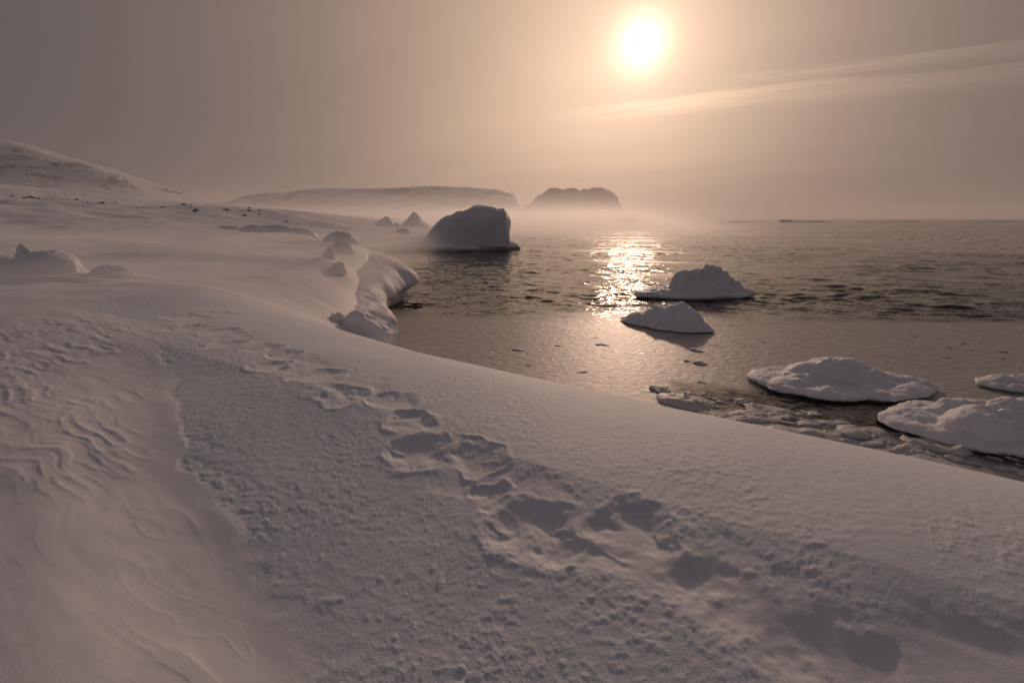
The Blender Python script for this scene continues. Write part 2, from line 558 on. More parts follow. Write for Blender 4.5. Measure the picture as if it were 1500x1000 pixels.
    for i, (cx, cy, a, b, d) in enumerate(PRINTS):
        dx = x + wx - cx; dy = y + wy - cy
        m = (dx * dx + dy * dy) < 1.0
        if not m.any():
            continue
        ang_ = -0.25 + 0.25 * math.sin(i * 2.3)
        ca, sa = math.cos(ang_), math.sin(ang_)
        ux = dx * ca + dy * sa; uy = -dx * sa + dy * ca
        rho = (np.abs(ux / a) ** 2.6 + np.abs(uy / b) ** 2.6) ** (1 / 2.6)
        floor_ = 0.52 * d * np.clip(0.62 + 0.40 * uy / b, 0.22, 1.1) * (1 - sstep(np.where(uy > 0, 0.22, 0.50), 1.04, rho))
        floor_ = floor_ * (1 - 0.35 * np.exp(-((ux - 0.3 * a * math.sin(i * 5.1)) / (0.09)) ** 2) * (1 - sstep(0.3, 1, rho)))
        pit = np.maximum(pit, floor_)
        rim = np.maximum(rim, np.exp(-((rho - 1.08) / 0.10) ** 2))
    # shallow trodden trench joining the prints
    pth = np.array([(1.9, 0.9), (0.95, 1.85), (0.35, 2.25), (-0.5, 3.02), (-1.3, 3.95), (-2.6, 5.0), (-3.6, 5.8), (-5.0, 6.9), (-5.5, 7.9)])
    dmin = np.full(x.shape, 9.0)
    for k in range(len(pth) - 1):
        a_, b_ = pth[k], pth[k + 1]; dd_ = b_ - a_
        t_ = np.clip(((x - a_[0]) * dd_[0] + (y - a_[1]) * dd_[1]) / (dd_ @ dd_), 0, 1)
        dmin = np.minimum(dmin, np.hypot(x + 2 * wx - a_[0] - t_ * dd_[0], y + 2 * wy - a_[1] - t_ * dd_[1]))
    trench = 1 - sstep(0.06, 0.33, dmin)
    h = h - 0.020 * trench * (0.7 + 0.5 * vn2(x * 2.5, y * 2.5, 95))
    h = h - pit + 0.007 * rim * (1 + 0.9 * vn2(x * 9, y * 9, 91)) * (pit < 0.02)
    tr = np.zeros(x.shape)
    for i, (cx, cy, a, b, an, d) in enumerate(TROUGHS):
        ca, sa = math.cos(an), math.sin(an)
        dx = x + 0.8 * wx - cx; dy = y + 0.8 * wy - cy
        ux = dx * ca + dy * sa; uy = -dx * sa + dy * ca
        # steep on the far side, long and gentle on the near side
        vv = np.where(uy > 0, uy / b, uy / (1.6 * b))
        rho = np.sqrt((ux / a) ** 2 + vv ** 2)
        tr = np.maximum(tr, d * (1 - sstep(0.0, 1.05, rho)))
    h = h - tr
    smooth = np.clip(pit / 0.05, 0, 1) + np.clip(tr / 0.015, 0, 1) + 0.75 * trench
    h = h - amp * 0.0044 * nod * patch * np.clip(smooth, 0, 1) * 0.85
    crust = crust * (1 - 0.8 * np.clip(smooth, 0, 1)) * near
    return h, crust


def polar(rs, ths):
    R, TH = np.meshgrid(rs, ths, indexing='ij')
    return R * np.sin(TH), R * np.cos(TH)


FINE = np.radians(np.linspace(-62, 62, 960))
REST = np.radians(np.linspace(62, 298, 60))[1:-1]
ths = np.concatenate([FINE, REST])
rs = logspace([0.25, (0.9, 0.03), (11, 0.0052), (45, 0.009), (170, 0.016), (1400, 0.035)])
X, Y = polar(rs, ths)
Z, CR = height(X.ravel(), Y.ravel())
V = np.stack([X.ravel(), Y.ravel(), Z], 1)
nr, nc = X.shape
Q = grid_quads(nr, nc, wrap=True)[:, ::-1]
# closing fan at the centre
cen = len(V)
V = np.vstack([V, [[0, 0, float(Z[:nc].mean())]]])
CR = np.append(CR, CR[0])
tris = [(j, (j + 1) % nc, cen)[::1] for j in range(nc)]
# drop the parts lying deep under the sea
zq = V[Q, 2].max(1)
Q = Q[zq > -1.2]
ground = mesh_obj('snow_ground', V, Q, M_GROUND, attrs={'crust': CR}, tris=tris)
tag(ground, 'wind-packed snow bank with a trail of deep boot prints sloping to the water', kind='structure')


def ground_z(x, y):
    return float(height(np.array([float(x)]), np.array([float(y)]))[0][0])


# ------------------------------------------------------------------ far hills
def hill_mesh(name, label, x0, x1, y0, y1, nx, ny_, fn, mat):
    xs = np.linspace(x0, x1, nx); ys = np.linspace(y0, y1, ny_)
    Yg, Xg = np.meshgrid(ys, xs, indexing='ij')
    Zg = fn(Xg, Yg)
    V_ = np.stack([Xg.ravel(), Yg.ravel(), Zg.ravel()], 1)
    o = mesh_obj(name, V_, grid_quads(ny_, nx), mat)
    return tag(o, label, kind='structure')


def f_hill(x, y):
    ridge = np.interp(x, [-1900, -1500, -1250, -1050, -884, -744, -666, -597, -515, -440, -380], [60, 120, 175, 168, 138, 92, 62, 39, 21, 9, 1])
    shape = np.where(y < 850, np.exp(-(np.abs(y - 850) / 190.0) ** 1.4), np.exp(-((y - 850) / 300.0) ** 2))
    return ridge * shape + 5 * fbm2(x * 0.008, y * 0.008, 5, 101) * shape - 1.5


def f_plateau(x, y):
    edge = np.interp(x, [-900, -760, -620, -420, -100, -30, 5, 40], [0, 30, 70, 80, 79, 76, 66, 0])
    edge = edge + 3 * fbm2(x * 0.01, y * 0.01, 4, 111)
    fy = sstep(1010, 1200, y + 25 * fbm2(x * 0.012, y * 0.012, 4, 113)) * (1 - sstep(1500, 1700, y))
    return edge * (0.25 * sstep(960, 1010, y) + 0.75 * fy) - 1


def f_head(x, y):
    edge = np.interp(x, [0, 32, 75, 120, 180, 250, 305, 330, 352, 380], [0, 30, 60, 92, 97, 93, 92, 78, 30, 0])
    edge = edge + 9 * fbm2(x * 0.022, y * 0.012, 4, 121) * (edge > 5)
    fy = sstep(1430, 1520, y + 18 * fbm2(x * 0.02, y * 0.02, 4, 123)) * (1 - sstep(1650, 1800, y))
    return edge * fy - 1


hill_mesh('snowy_hill', 'long snow slope of a mountain rising behind the shore', -1900, -360, 420, 1300, 220, 130, f_hill, M_HILL)
hill_mesh('plateau', 'flat-topped snowy plateau beyond the bay in the haze', -900, 45, 950, 1720, 240, 150, f_plateau, M_PLATEAU)
hill_mesh('headland', 'dark rocky headland with steep ends beyond the bay in the haze', -5, 385, 1400, 1820, 160, 120, f_head, M_HEAD)

# ------------------------------------------------------------------ sea
rng = np.random.default_rng(7)
sea_th = np.concatenate([np.radians(np.linspace(-32, 60, 720)), np.radians(np.linspace(60, 328, 70))[1:-1]])
sea_r = logspace([3.0, (17, 0.02), (90, 0.0055), (300, 0.014), (9000, 0.05)])
X, Y = polar(sea_r, sea_th)
x = X.ravel(); y = Y.ravel(); r = np.hypot(x, y)
edge_y = 21.6 - 0.035 * (x - 5) + 1.5 * fbm2(x * 0.10, y * 0.40, 5, 131)
slush = 1 - sstep(-1.0, 2.0, y - edge_y)
# wind lines of thin ice further out
tl = 0.97 * x - 0.24 * y; sl = 0.24 * x + 0.97 * y
lines = sstep(0.42, 0.85, fbm2(tl * 0.03, sl * 0.30, 4, 141)) * sstep(24, 34, y) * (1 - sstep(120, 260, r))
lines = lines * sstep(14, 26, x + 0.2 * y)
slush = np.maximum(slush, 0.6 * lines)
dark = np.exp(-(((x - 9.6) / 4.0) ** 2 + ((y + 0.25 * (x - 9.6) - 9.9) / 1.7) ** 2))        # open lead between the floes
slush = np.clip(slush - 1.0 * sstep(0.15, 0.6, dark + 0.25 * fbm2(x * 0.9, y * 0.9, 3, 151)), 0, 1)
wave_amp = (1 - 0.93 * (1 - sstep(-0.3, 3.5, y - edge_y))) * (1 - 0.4 * lines) * (0.65 + 0.45 * np.clip(fbm2(x * 0.09, y * 0.14, 3, 161), -1, 1))
dr = np.gradient(sea_r)[:, None] * np.ones((1, len(sea_th)))
dr = dr.ravel()
zz = np.zeros_like(x)
wxp = 0.6 * fbm2(x * 0.4, y * 0.4, 2, 171); wyp = 0.6 * fbm2(x * 0.4, y * 0.4, 2, 173)
for k in range(46):
    lam = 0.42 * 1.048 ** k * (0.9 + 0.2 * rng.random())
    a_ = math.radians(-115) + rng.normal() * 0.55
    kx, ky = math.cos(a_), math.sin(a_)
    amp = 0.0074 * lam ** 0.55
    wt = np.clip(lam / (3.0 * dr) - 0.6, 0, 1)
    ph = 2 * math.pi / lam * (kx * (x + wxp) + ky * (y + wyp)) + rng.random() * 6.28
    sn = np.sin(ph)
    zz += amp * wt * (sn + 0.35 * np.cos(2 * ph))
zz *= wave_amp
V = np.stack([x, y, zz], 1)
nr, nc = X.shape
Q = grid_quads(nr, nc, wrap=True)[:, ::-1]
sea = mesh_obj('sea', V, Q, M_SEA, attrs={'slush': slush})
tag(sea, 'dark rippled sea with a smooth belt of grease ice along the bank', kind='structure')


# ------------------------------------------------------------------ ice floes
def facet(V_, seed, n, frac, up=0.0, keep=0.85):
    """chip flat fracture planes off a lumpy mass"""
    g = np.random.default_rng(seed)
    V_ = V_.copy()
    for _ in range(n):
        nn = g.normal(size=3); nn[2] = abs(nn[2]) * 0.8 + up
        nn /= np.linalg.norm(nn)
        d = V_ @ nn
        q = np.quantile(d, 1 - frac * g.uniform(0.4, 1.4))
        V_ -= nn[None, :] * (np.maximum(d - q, 0) * keep)[:, None]
    return V_


def make_ice(name, label, cat, centre, rot, outline, edge_h, peaks, noise=(0.06, 1.6), rag=0.0, seed=1, mat=None,
             J=150, K=46, undercut=0.10, group=None, parent=None, fine=None, rot_noise=0.07):
    """outline: list of (angle deg, radius); peaks: (x, y, rx, ry, height, power) in local metres"""
    th = np.linspace(0, 2 * math.pi, J, endpoint=False)
    oa = np.radians([p[0] for p in outline]); orr = np.array([p[1] for p in outline])
    rad = np.interp(th, np.concatenate([oa, [oa[0] + 2 * math.pi]]), np.concatenate([orr, [orr[0]]]))
    ker = np.array([1, 4, 7, 4, 1]) / 17.0
    rad = sum(kv * np.roll(rad, i - 2) for i, kv in enumerate(ker))
    R0 = rad.mean()
    rad = rad * (1 + rot_noise * fbm2(np.cos(th) * 2.2 + seed, np.sin(th) * 2.2, 4, seed))
    t = np.linspace(0.0, 1.0, K) ** 0.85
    t[0] = 0.004
    Tg, Rg = np.meshgrid(t, rad, indexing='ij')
    A = np.tile(th, (K, 1))
    xl = Tg * Rg * np.cos(A); yl = Tg * Rg * np.sin(A)
    zt = np.full(xl.shape, edge_h, dtype=float)
    for (px_, py_, rx, ry, hh, pw) in peaks:
        q = np.sqrt(((xl - px_) / rx) ** 2 + ((yl - py_) / ry) ** 2)
        zt = zt + hh * np.clip(1 - q ** 2, 0, 1) ** pw
    f = noise[1]
    zt = zt + noise[0] * fbm2(xl * f + seed * 3.1, yl * f, 5, seed + 3) * (1 - 0.5 * Tg ** 4)
    if rag:
        lift = np.clip((zt - edge_h) / (zt.max() - edge_h + 1e-6), 0, 1)
        zt = zt + rag * lift * (1 - 2 * np.abs(vn2(xl * f * 1.7 + 5, yl * f * 1.1, seed + 9))) 
    zt = np.maximum(zt, 0.35 * edge_h)
    zt = zt * (1 - 0.45 * Tg ** 14)
    rings = [np.stack([xl, yl, zt], -1)]
    def skirt(fr, z):
        wob = 1 + 0.02 * fbm2(np.cos(th) * 5, np.sin(th) * 5 + z * 3, 3, seed + 5)
        return np.stack([rad * fr * wob * np.cos(th), rad * fr * wob * np.sin(th), z], -1)[None]
    ztop = zt[-1]
    zero = np.zeros_like(th)
    rings += [skirt(1.005, ztop * 0.72), skirt(1.0, ztop * 0.45), skirt(1 - undercut * 0.5, ztop * 0.22 + 0.02), skirt(1 - undercut, zero + 0.01),
              skirt(1 - undercut, zero - 0.18), skirt(0.5, zero - 0.35), skirt(0.01, zero - 0.36)]
    P = np.concatenate(rings, 0)
    nr_ = P.shape[0]
    V_ = P.reshape(-1, 3)
    Q_ = grid_quads(nr_, J, wrap=True)
    if fine:
        nm = vnormals(V_, Q_)
        top_ = V_[:, 2] > 0.12
        V_[top_] = facet(V_[top_], seed + 5, 6, 0.006, up=0.5, keep=0.7)
        V_ = V_ + nm * (fine[0] * (0.7 * fbm3(V_ + seed * 2.3, fine[1], 5, seed + 11) + 0.35 * fbm3(V_ + seed, fine[1] * 1.8, 3, seed + 17, ridged=True)))[:, None]
    o = mesh_obj(name, V_, Q_, mat or M_FLOE, parent=parent)
    if parent is None:
        o.location = centre
        o.rotation_euler = (0, 0, rot)
        tag(o, label, cat, group)
    else:
        o.location = centre
        o.rotation_euler = (0, 0, rot)
    return o


# ragged floe out in the open water
make_ice('ice_floe', 'ragged crested ice floe standing highest in the rippled open water', 'ice floe', (11.2, 27.6, 0), 0,
         [(0, 3.75), (20, 3.0), (60, 1.6), (90, 1.3), (130, 1.6), (165, 3.2), (180, 3.75), (200, 3.3), (235, 1.8), (270, 1.35), (320, 1.9), (345, 3.3)],
         0.38, [(0.7, 0.15, 2.3, 1.2, 0.85, 0.8), (0.9, 0.1, 0.55, 0.7, 0.45, 0.7), (-0.9, 0.1, 0.7, 0.8, 0.45, 0.6), (1.7, 0.1, 0.6, 0.8, 0.35, 0.6),
                (0.1, 0.1, 0.6, 0.7, 0.30, 0.6), (-1.9, 0, 1.2, 0.9, 0.16, 1), (2.9, -0.1, 0.8, 0.7, 0.2, 0.8)],
         noise=(0.07, 1.5), rag=0.30, seed=3, fine=(0.06, 2.4), J=220, K=60)
# humped floe on the edge of the grease ice
make_ice('ice_floe', 'small humped ice floe at the edge of the smooth grease ice', 'ice floe', (6.75, 19.7, 0), math.radians(-38),
         [(0, 2.15), (30, 1.5), (70, 1.15), (110, 1.1), (150, 1.6), (180, 2.25), (210, 1.5), (250, 1.05), (300, 1.15), (335, 1.75)],
         0.20, [(0.35, 0.05, 1.25, 0.95, 0.66, 0.7), (0.45, 0.15, 0.6, 0.5, 0.16, 1), (-0.9, 0.0, 0.9, 0.7, 0.28, 0.9), (1.25, -0.1, 0.8, 0.7, 0.25, 0.9)],
         noise=(0.06, 1.9), rag=0.10, seed=8, fine=(0.05, 2.6), J=200, K=56)
# flat floe with a rounded crest
make_ice('ice_floe', 'wide low ice floe with a smooth crest in grease ice off the snow bank', 'ice floe', (9.35, 12.25, 0), math.radians(-8),
         [(0, 2.5), (25, 1.9), (60, 1.5), (95, 1.35), (130, 1.5), (160, 2.1), (180, 2.45), (205, 2.1), (240, 1.5), (275, 1.25), (315, 1.5), (340, 2.1)],
         0.23, [(0.0, 0.35, 1.35, 0.75, 0.30, 0.9), (0.35, 0.65, 0.9, 0.45, 0.17, 0.8), (-0.75, 0.1, 0.8, 0.8, 0.15, 1), (1.5, 0.35, 0.7, 0.45, 0.12, 1), (-1.4, -0.45, 0.6, 0.4, 0.12, 1)],
         noise=(0.055, 1.7), rag=0.06, seed=14, fine=(0.035, 3.0), J=220, K=60)
# floe with the rounded lump
make_ice('ice_floe', 'bulky ice floe with a rounded lump, lying over the dark lead', 'ice floe', (10.6, 9.3, 0), math.radians(-10),
         [(0, 2.3), (30, 1.7), (60, 1.35), (90, 1.25), (130, 1.45), (160, 1.9), (180, 2.1), (205, 1.9), (240, 1.45), (275, 1.3), (310, 1.5), (340, 2.0)],
         0.24, [(-0.45, -0.42, 0.72, 0.62, 0.42, 0.5), (0.2, 0.5, 1.2, 0.45, 0.30, 0.8), (-0.4, 0.55, 0.3, 0.3, 0.16, 1), (0.9, -0.2, 1.0, 0.9, 0.34, 0.7), (-1.3, 0.3, 0.5, 0.5, 0.12, 1)],
         noise=(0.05, 1.6), rag=0.07, seed=22, fine=(0.04, 2.6), J=220, K=60)
# thin floe at the edge
make_ice('ice_floe', 'thin flat ice floe with a ragged lip alone in the grease ice', 'ice floe', (14.7, 12.0, 0), math.radians(-6),
         [(0, 1.6), (40, 0.8), (90, 0.55), (140, 0.8), (180, 1.6), (220, 0.9), (270, 0.55), (320, 0.8)],
         0.20, [(0.1, 0.1, 1.0, 0.4, 0.14, 1), (-0.9, 0.1, 0.4, 0.3, 0.08, 1)], noise=(0.04, 2.2), rag=0.05, seed=29, fine=(0.03, 3.2), J=150, K=40)

# iceberg: a big block frozen into a flat ice foot
berg = bpy.data.objects.new('iceberg', None)
col.objects.link(berg)
berg.location = (-7.5, 72, 0)
tag(berg, 'large blocky iceberg frozen onto a flat ice shelf off the shore', 'iceberg')
make_ice('ice_shelf', '', '', (-3.5, 0, 0), 0,
         [(0, 13.6), (12, 9.5), (30, 7.0), (70, 5.6), (110, 5.8), (150, 9.5), (172, 15), (180, 17.5), (190, 15), (215, 8.5), (250, 5.4), (290, 5.0), (330, 7.5), (350, 11)],
         1.0, [(-8, 2, 8, 4, 0.5, 1), (2, 0, 11, 4.5, 0.7, 0.8)], noise=(0.16, 0.35), rag=0.05, seed=33, mat=M_FLOE, J=240, K=40, parent=berg, fine=(0.12, 0.9), undercut=0.04)


def block_mesh(name, parent, prof, half_depth, base_z, seed, mat, amp, n=150, m=60):
    """a blocky ice mass: silhouette prof = [(x, top z)], rounded box section in depth"""
    xs = np.linspace(prof[0][0], prof[-1][0], n)
    top = np.interp(xs, [p[0] for p in prof], [p[1] for p in prof])
    ring = []
    for i, xv in enumerate(xs):
        f = (xv - xs[0]) / (xs[-1] - xs[0])
        hd = half_depth * (0.55 + 0.45 * math.sin(math.pi * min(1, max(0, 0.06 + 0.88 * f))) ** 0.5)
        a = np.linspace(0, math.pi, m)
        ca, sa = np.cos(a), np.sin(a)
        sx = np.sign(ca) * np.abs(ca) ** 0.32
        sz = np.abs(sa) ** 0.28
        z = base_z + (top[i] - base_z) * sz
        # batter: narrower towards the top
        yy = hd * sx * (1 - 0.28 * sz)
        ring.append(np.stack([np.full(m, xv), yy, z], -1))
    P = np.array(ring)
    V_ = P.reshape(-1, 3)
    Q_ = grid_quads(n, m)
    # end caps
    c0 = len(V_); V_ = np.vstack([V_, [[xs[0], 0, base_z], [xs[-1], 0, base_z]]])
    tr = [(c0, j, j + 1) for j in range(m - 1)] + [(c0 + 1, (n - 1) * m + j + 1, (n - 1) * m + j) for j in range(m - 1)]
    nm = vnormals(V_, Q_)
    d = amp * (fbm3(V_ + seed, 0.35, 4, seed) * 0.7 + 0.7 * fbm3(V_ + seed, 0.30, 4, seed + 7, ridged=True))
    d = d * sstep(base_z, base_z + 0.8, V_[:, 2])
    V_ = V_ + nm * d[:, None]
    V_ = facet(V_, seed + 2, 14, 0.018)
    V_ = V_ + nm * (0.07 * fbm3(V_ + seed, 1.1, 4, seed + 13, ridged=True))[:, None]
    return mesh_obj(name, V_, Q_[:, ::-1], mat, parent=parent, tris=[q[::-1] for q in tr])


block_mesh('block', berg, [(-5.6, 1.0), (-5.3, 2.3), (-4.4, 3.2), (-3.2, 4.2), (-1.8, 4.7), (-0.4, 5.3), (1.2, 5.8), (2.0, 6.4), (3.4, 6.35), (5.2, 5.9), (6.1, 5.6), (6.5, 4.6), (6.75, 2.6), (6.9, 0.9)],
           4.6, 0.6, 5, M_ICE, 0.36)

# ------------------------------------------------------------------ snow ledge along the shore (ice foot with an overhanging lip)
def ledge(name, label, path, seed, top_h, lip, fade=0.12, n=240):
    path = np.array(path, float)
    seg = np.concatenate([[0], np.cumsum(np.linalg.norm(np.diff(path, axis=0), axis=1))])
    u = np.linspace(0, seg[-1], n)
    cx = np.interp(u, seg, path[:, 0]); cy = np.interp(u, seg, path[:, 1])
    for _ in range(10):
        cx[1:-1] = (cx[:-2] + cx[1:-1] * 2 + cx[2:]) / 4; cy[1:-1] = (cy[:-2] + cy[1:-1] * 2 + cy[2:]) / 4
    tx = np.gradient(cx); ty = np.gradient(cy)
    L = np.hypot(tx, ty); nx_, ny_ = ty / L, -tx / L              # outward (to the sea)
    # profile (offset outward, height factor)
    prof = np.array([(-3.4, 0.70), (-2.9, 0.98), (-2.4, 1.07), (-1.9, 1.08), (-1.4, 1.06), (-1.0, 1.03), (-0.6, 0.97), (-0.25, 0.88), (0.05, 0.76), (0.25, 0.64), (0.36, 0.53),
                     (0.38, 0.45), (0.30, 0.40), (0.12, 0.37), (-0.02, 0.32), (-0.08, 0.24), (-0.10, 0.16), (-0.16, 0.08), (-0.25, 0.0), (-0.4, -0.12)])
    # resample finely
    pl = np.concatenate([[0], np.cumsum(np.hypot(np.diff(prof[:, 0]), 2 * np.diff(prof[:, 1])))])
    pu = np.linspace(0, pl[-1], 64)
    po = np.interp(pu, pl, prof[:, 0]); ph_ = np.interp(pu, pl, prof[:, 1])
    e = 1 - sstep(1 - fade, 1, u / u[-1])
    hgt = np.interp(u / u[-1], [q[0] for q in top_h], [q[1] for q in top_h]) * (0.35 + 0.65 * e)
    wob = 0.30 * fbm2(u * 0.35, u * 0 + seed, 3, seed) + 0.07 * fbm2(u * 1.3, u * 0 + seed, 3, seed + 2)
    O = po[None, :] + (wob * 1.0)[:, None] * sstep(-0.8, 0.1, po)[None, :]
    O = O + (1.7 * lip * np.clip(fbm2(u * 0.7, u * 0, 4, seed + 4), -0.5, 1))[:, None] * (sstep(-0.5, 0.3, po) * sstep(0.15, 0.5, ph_))[None, :]
    Zg = hgt[:, None] * ph_[None, :]
    Xg = cx[:, None] + nx_[:, None] * O; Yg = cy[:, None] + ny_[:, None] * O
    V_ = np.stack([Xg.ravel(), Yg.ravel(), Zg.ravel()], 1)
    Q_ = grid_quads(n, 64)
    nm = vnormals(V_, Q_)
    low_ = 1 - sstep(0.7, 1.5, V_[:, 2])
    d = (0.05 + 0.05 * low_) * fbm3(V_ + seed, 0.9, 4, seed + 6) + (0.004 + 0.085 * low_) * fbm3(V_ * np.array([1, 1, 0.25]) + seed, 1.5, 4, seed + 8, ridged=True)
    V_ = V_ + nm * d[:, None]
    return V_, Q_


Vl, Ql = ledge('snow_ledge', '', [(-4.5, 15.6), (-5.2, 17.6), (-5.9, 19.6), (-6.5, 22.2), (-6.5, 24.5), (-6.5, 26.5), (-6.9, 28.5), (-8.8, 33), (-13.3, 39), (-19.3, 50)],
               201, [(0, 0.8), (0.10, 1.25), (0.2, 1.9), (0.32, 2.35), (0.5, 2.4), (1, 2.6)], 0.25)
o = mesh_obj('snow_ledge', Vl, Ql, M_LEDGE)
tag(o, 'overhanging snow ledge with an icy undercut lip jutting from the shore', 'snow ledge')


# broken slab of the bank with its vertical face in shade
def slab(name, label, loc, rz, size, seed, mat=M_LEDGE, tilt=(0, 0), amp=0.09, cat='snow block', n=26, group=None, taper=0.25, pw=0.35):
    """rounded, eroded snow block"""
    th = np.linspace(0, 2 * math.pi, 4 * n, endpoint=False)
    ph = np.linspace(-math.pi / 2, math.pi / 2, 2 * n)
    PH, TH = np.meshgrid(ph, th, indexing='ij')
    sp = lambda v, p: np.sign(v) * np.abs(v) ** p
    xl = sp(np.cos(PH), pw) * sp(np.cos(TH), pw + 0.15) * size[0]
    yl = sp(np.cos(PH), pw) * sp(np.sin(TH), pw + 0.15) * size[1]
    zl = sp(np.sin(PH), pw) * size[2]
    k = 1 - taper * (zl / size[2] * 0.5 + 0.5)
    V_ = np.stack([(xl * k).ravel(), (yl * k).ravel(), zl.ravel()], 1)
    Q_ = grid_quads(2 * n, 4 * n, wrap=True)
    nm = vnormals(V_, Q_)
    fq = 0.9 / max(size)
    V_ = V_ + nm * (amp * (fbm3(V_ + seed * 1.7, fq * 1.6, 4, seed) + 0.5 * fbm3(V_ + seed, fq * 3, 3, seed + 5, ridged=True)))[:, None]
    V_ = facet(V_, seed + 3, 5, 0.03)
    o = mesh_obj(name, V_, Q_, mat)
    o.location = loc
    o.rotation_euler = (tilt[0], tilt[1], rz)
    tag(o, label, cat, group)
    return o


slab('snow_block', 'broken snow block with a shaded upright face at the foot of the bank', (-4.85, 14.6, 0.62), math.radians(-8), (1.0, 0.55, 0.85), 41, tilt=(0.0, 0.52), amp=0.08, n=40, pw=0.22)
slab('snow_block', 'small notched snow block beside the larger broken block', (-5.72, 14.4, 1.28), math.radians(-20), (0.20, 0.3, 0.34), 44, tilt=(0, 0.3), amp=0.07)
CRACK = [(-7.9, 20.6, 0.40, 0.30, 'snow chunk with a dark shaded face low on the crack behind the ledge'),
         (-8.7, 21.9, 0.30, 0.30, 'smallest upright snow chunk along the crack behind the ledge'),
         (-9.2, 25.0, 0.50, 0.42, 'leaning snow chunk halfway along the crack behind the ledge'),
         (-10.6, 29.5, 0.70, 0.55, 'tall ragged snow chunk high on the crest of the ledge'),
         (-15.4, 40.5, 0.9, 0.6, 'jagged snow chunk on the broken edge past the ledge'),
         (-17.6, 44.5, 0.7, 0.75, 'steep snow chunk on the broken edge near the jagged hummock'),
         (-20.8, 51.0, 1.2, 0.7, 'wide snow chunk at the far end of the broken edge'),
         (-23.5, 56.5, 0.9, 0.8, 'peaked snow chunk on the low shore short of the iceberg shelf'),
         (-12.6, 33.0, 0.85, 0.50, 'broad snow chunk where the ledge crest meets the shore hummocks')]
for i, (xx, yy, sx_, sz_, lb) in enumerate(CRACK):
    slab('snow_block', lb, (xx, yy, ground_z(xx, yy) + 0.02), 0.5 + 0.5 * math.sin(i * 2.1), (sx_, sx_ * 0.6, sz_), 140 + i * 9, tilt=(0.1, 0.25 * math.cos(i)), amp=0.16, n=20, taper=0.45, pw=0.5)


# ------------------------------------------------------------------ hummocks, pointed ice blocks, boulders
def lump(name, label, cat, loc, radii, peak, seed, mat, group=None, amp=0.2, sharp=1.0, J=72, K=30, lean=0.0):
    th = np.linspace(0, 2 * math.pi, J, endpoint=False)
    t = np.linspace(0.004, 1, K)
    Tg, A = np.meshgrid(t, th, indexing='ij')
    rad = 1 + 0.18 * fbm2(np.cos(A) * 1.6 + seed, np.sin(A) * 1.6, 4, seed)
    xl = Tg * rad * np.cos(A) * radii[0]; yl = Tg * rad * np.sin(A) * radii[1]
    zl = peak * (1 - Tg ** sharp)
    xl = xl + lean * zl
    V_ = np.stack([xl.ravel(), yl.ravel(), zl.ravel()], 1)
    Q_ = grid_quads(K, J, wrap=True)
    nm = vnormals(V_, Q_)
    fq = 1.3 / max(radii)
    V_ = V_ + nm * (amp * (0.8 * fbm3(V_ + seed, fq, 4, seed + 3) + 0.6 * fbm3(V_ + seed, fq * 1.7, 3, seed + 5, ridged=True)) )[:, None]
    V_ = facet(V_, seed + 1, 6, 0.035)
    # skirt below the surface
    last = V_[-J:].copy(); last[:, 2] = -0.6 - 0.2 * peak
    V_ = np.vstack([V_, last])
    Q_ = grid_quads(K + 1, J, wrap=True)
    o = mesh_obj(name, V_, Q_, mat)
    o.location = loc
    tag(o, label, cat, group)
    return o


lump('ice_pinnacle', 'pointed pyramid-shaped ice block behind the big iceberg', 'ice block', (-29.5, 142, 1.0), (5.0, 4.0), 6.0, 61, M_ICE, amp=0.5, sharp=1.15)
lump('ice_pinnacle', 'double-topped leaning ice block left of the pointed pyramid', 'ice block', (-38.5, 140, 1.0), (5.0, 3.5), 4.4, 64, M_ICE, amp=0.7, sharp=1.5, lean=0.25)
lump('ice_pinnacle', 'low rounded ice block tucked between the two pointed blocks', 'ice block', (-34.0, 138, 0.8), (2.6, 2.4), 2.6, 68, M_ICE, amp=0.4, sharp=2)
lump('snow_hummock', 'broad low hummock of old ice in front of the double-topped block', 'hummock', (-24.5, 106, 0.6), (3.2, 2.4), 1.9, 71, M_ICE, amp=0.3, sharp=2)
lump('snow_hummock', 'long dark-sided snow hummock on the shore below the mountain', 'hummock', (-37.5, 72, 1.8), (6.0, 2.2), 2.0, 74, M_ICE, amp=0.3, sharp=3.2)
lump('snow_hummock', 'rounded shaded snow hummock beside the long hummock', 'hummock', (-31.5, 70, 1.6), (3.0, 1.8), 1.6, 77, M_ICE, amp=0.25, sharp=2.5)
lump('snow_hummock', 'small peaked snow hummock in front of the long hummock', 'hummock', (-27.5, 55, 1.8), (1.4, 1.0), 1.0, 79, M_LEDGE, amp=0.2, sharp=1.3)
lump('snow_hummock', 'jagged ice hummock at the inner end of the ledge', 'hummock', (-16.5, 44, 1.6), (2.6, 1.6), 1.3, 82, M_LEDGE, amp=0.35, sharp=1.6)
lump('snow_hummock', 'half-drifted hummock trailing the row of shore hummocks', 'hummock', (-46, 76, 2.2), (4.0, 2.0), 1.3, 86, M_LEDGE, amp=0.25, sharp=2.4)

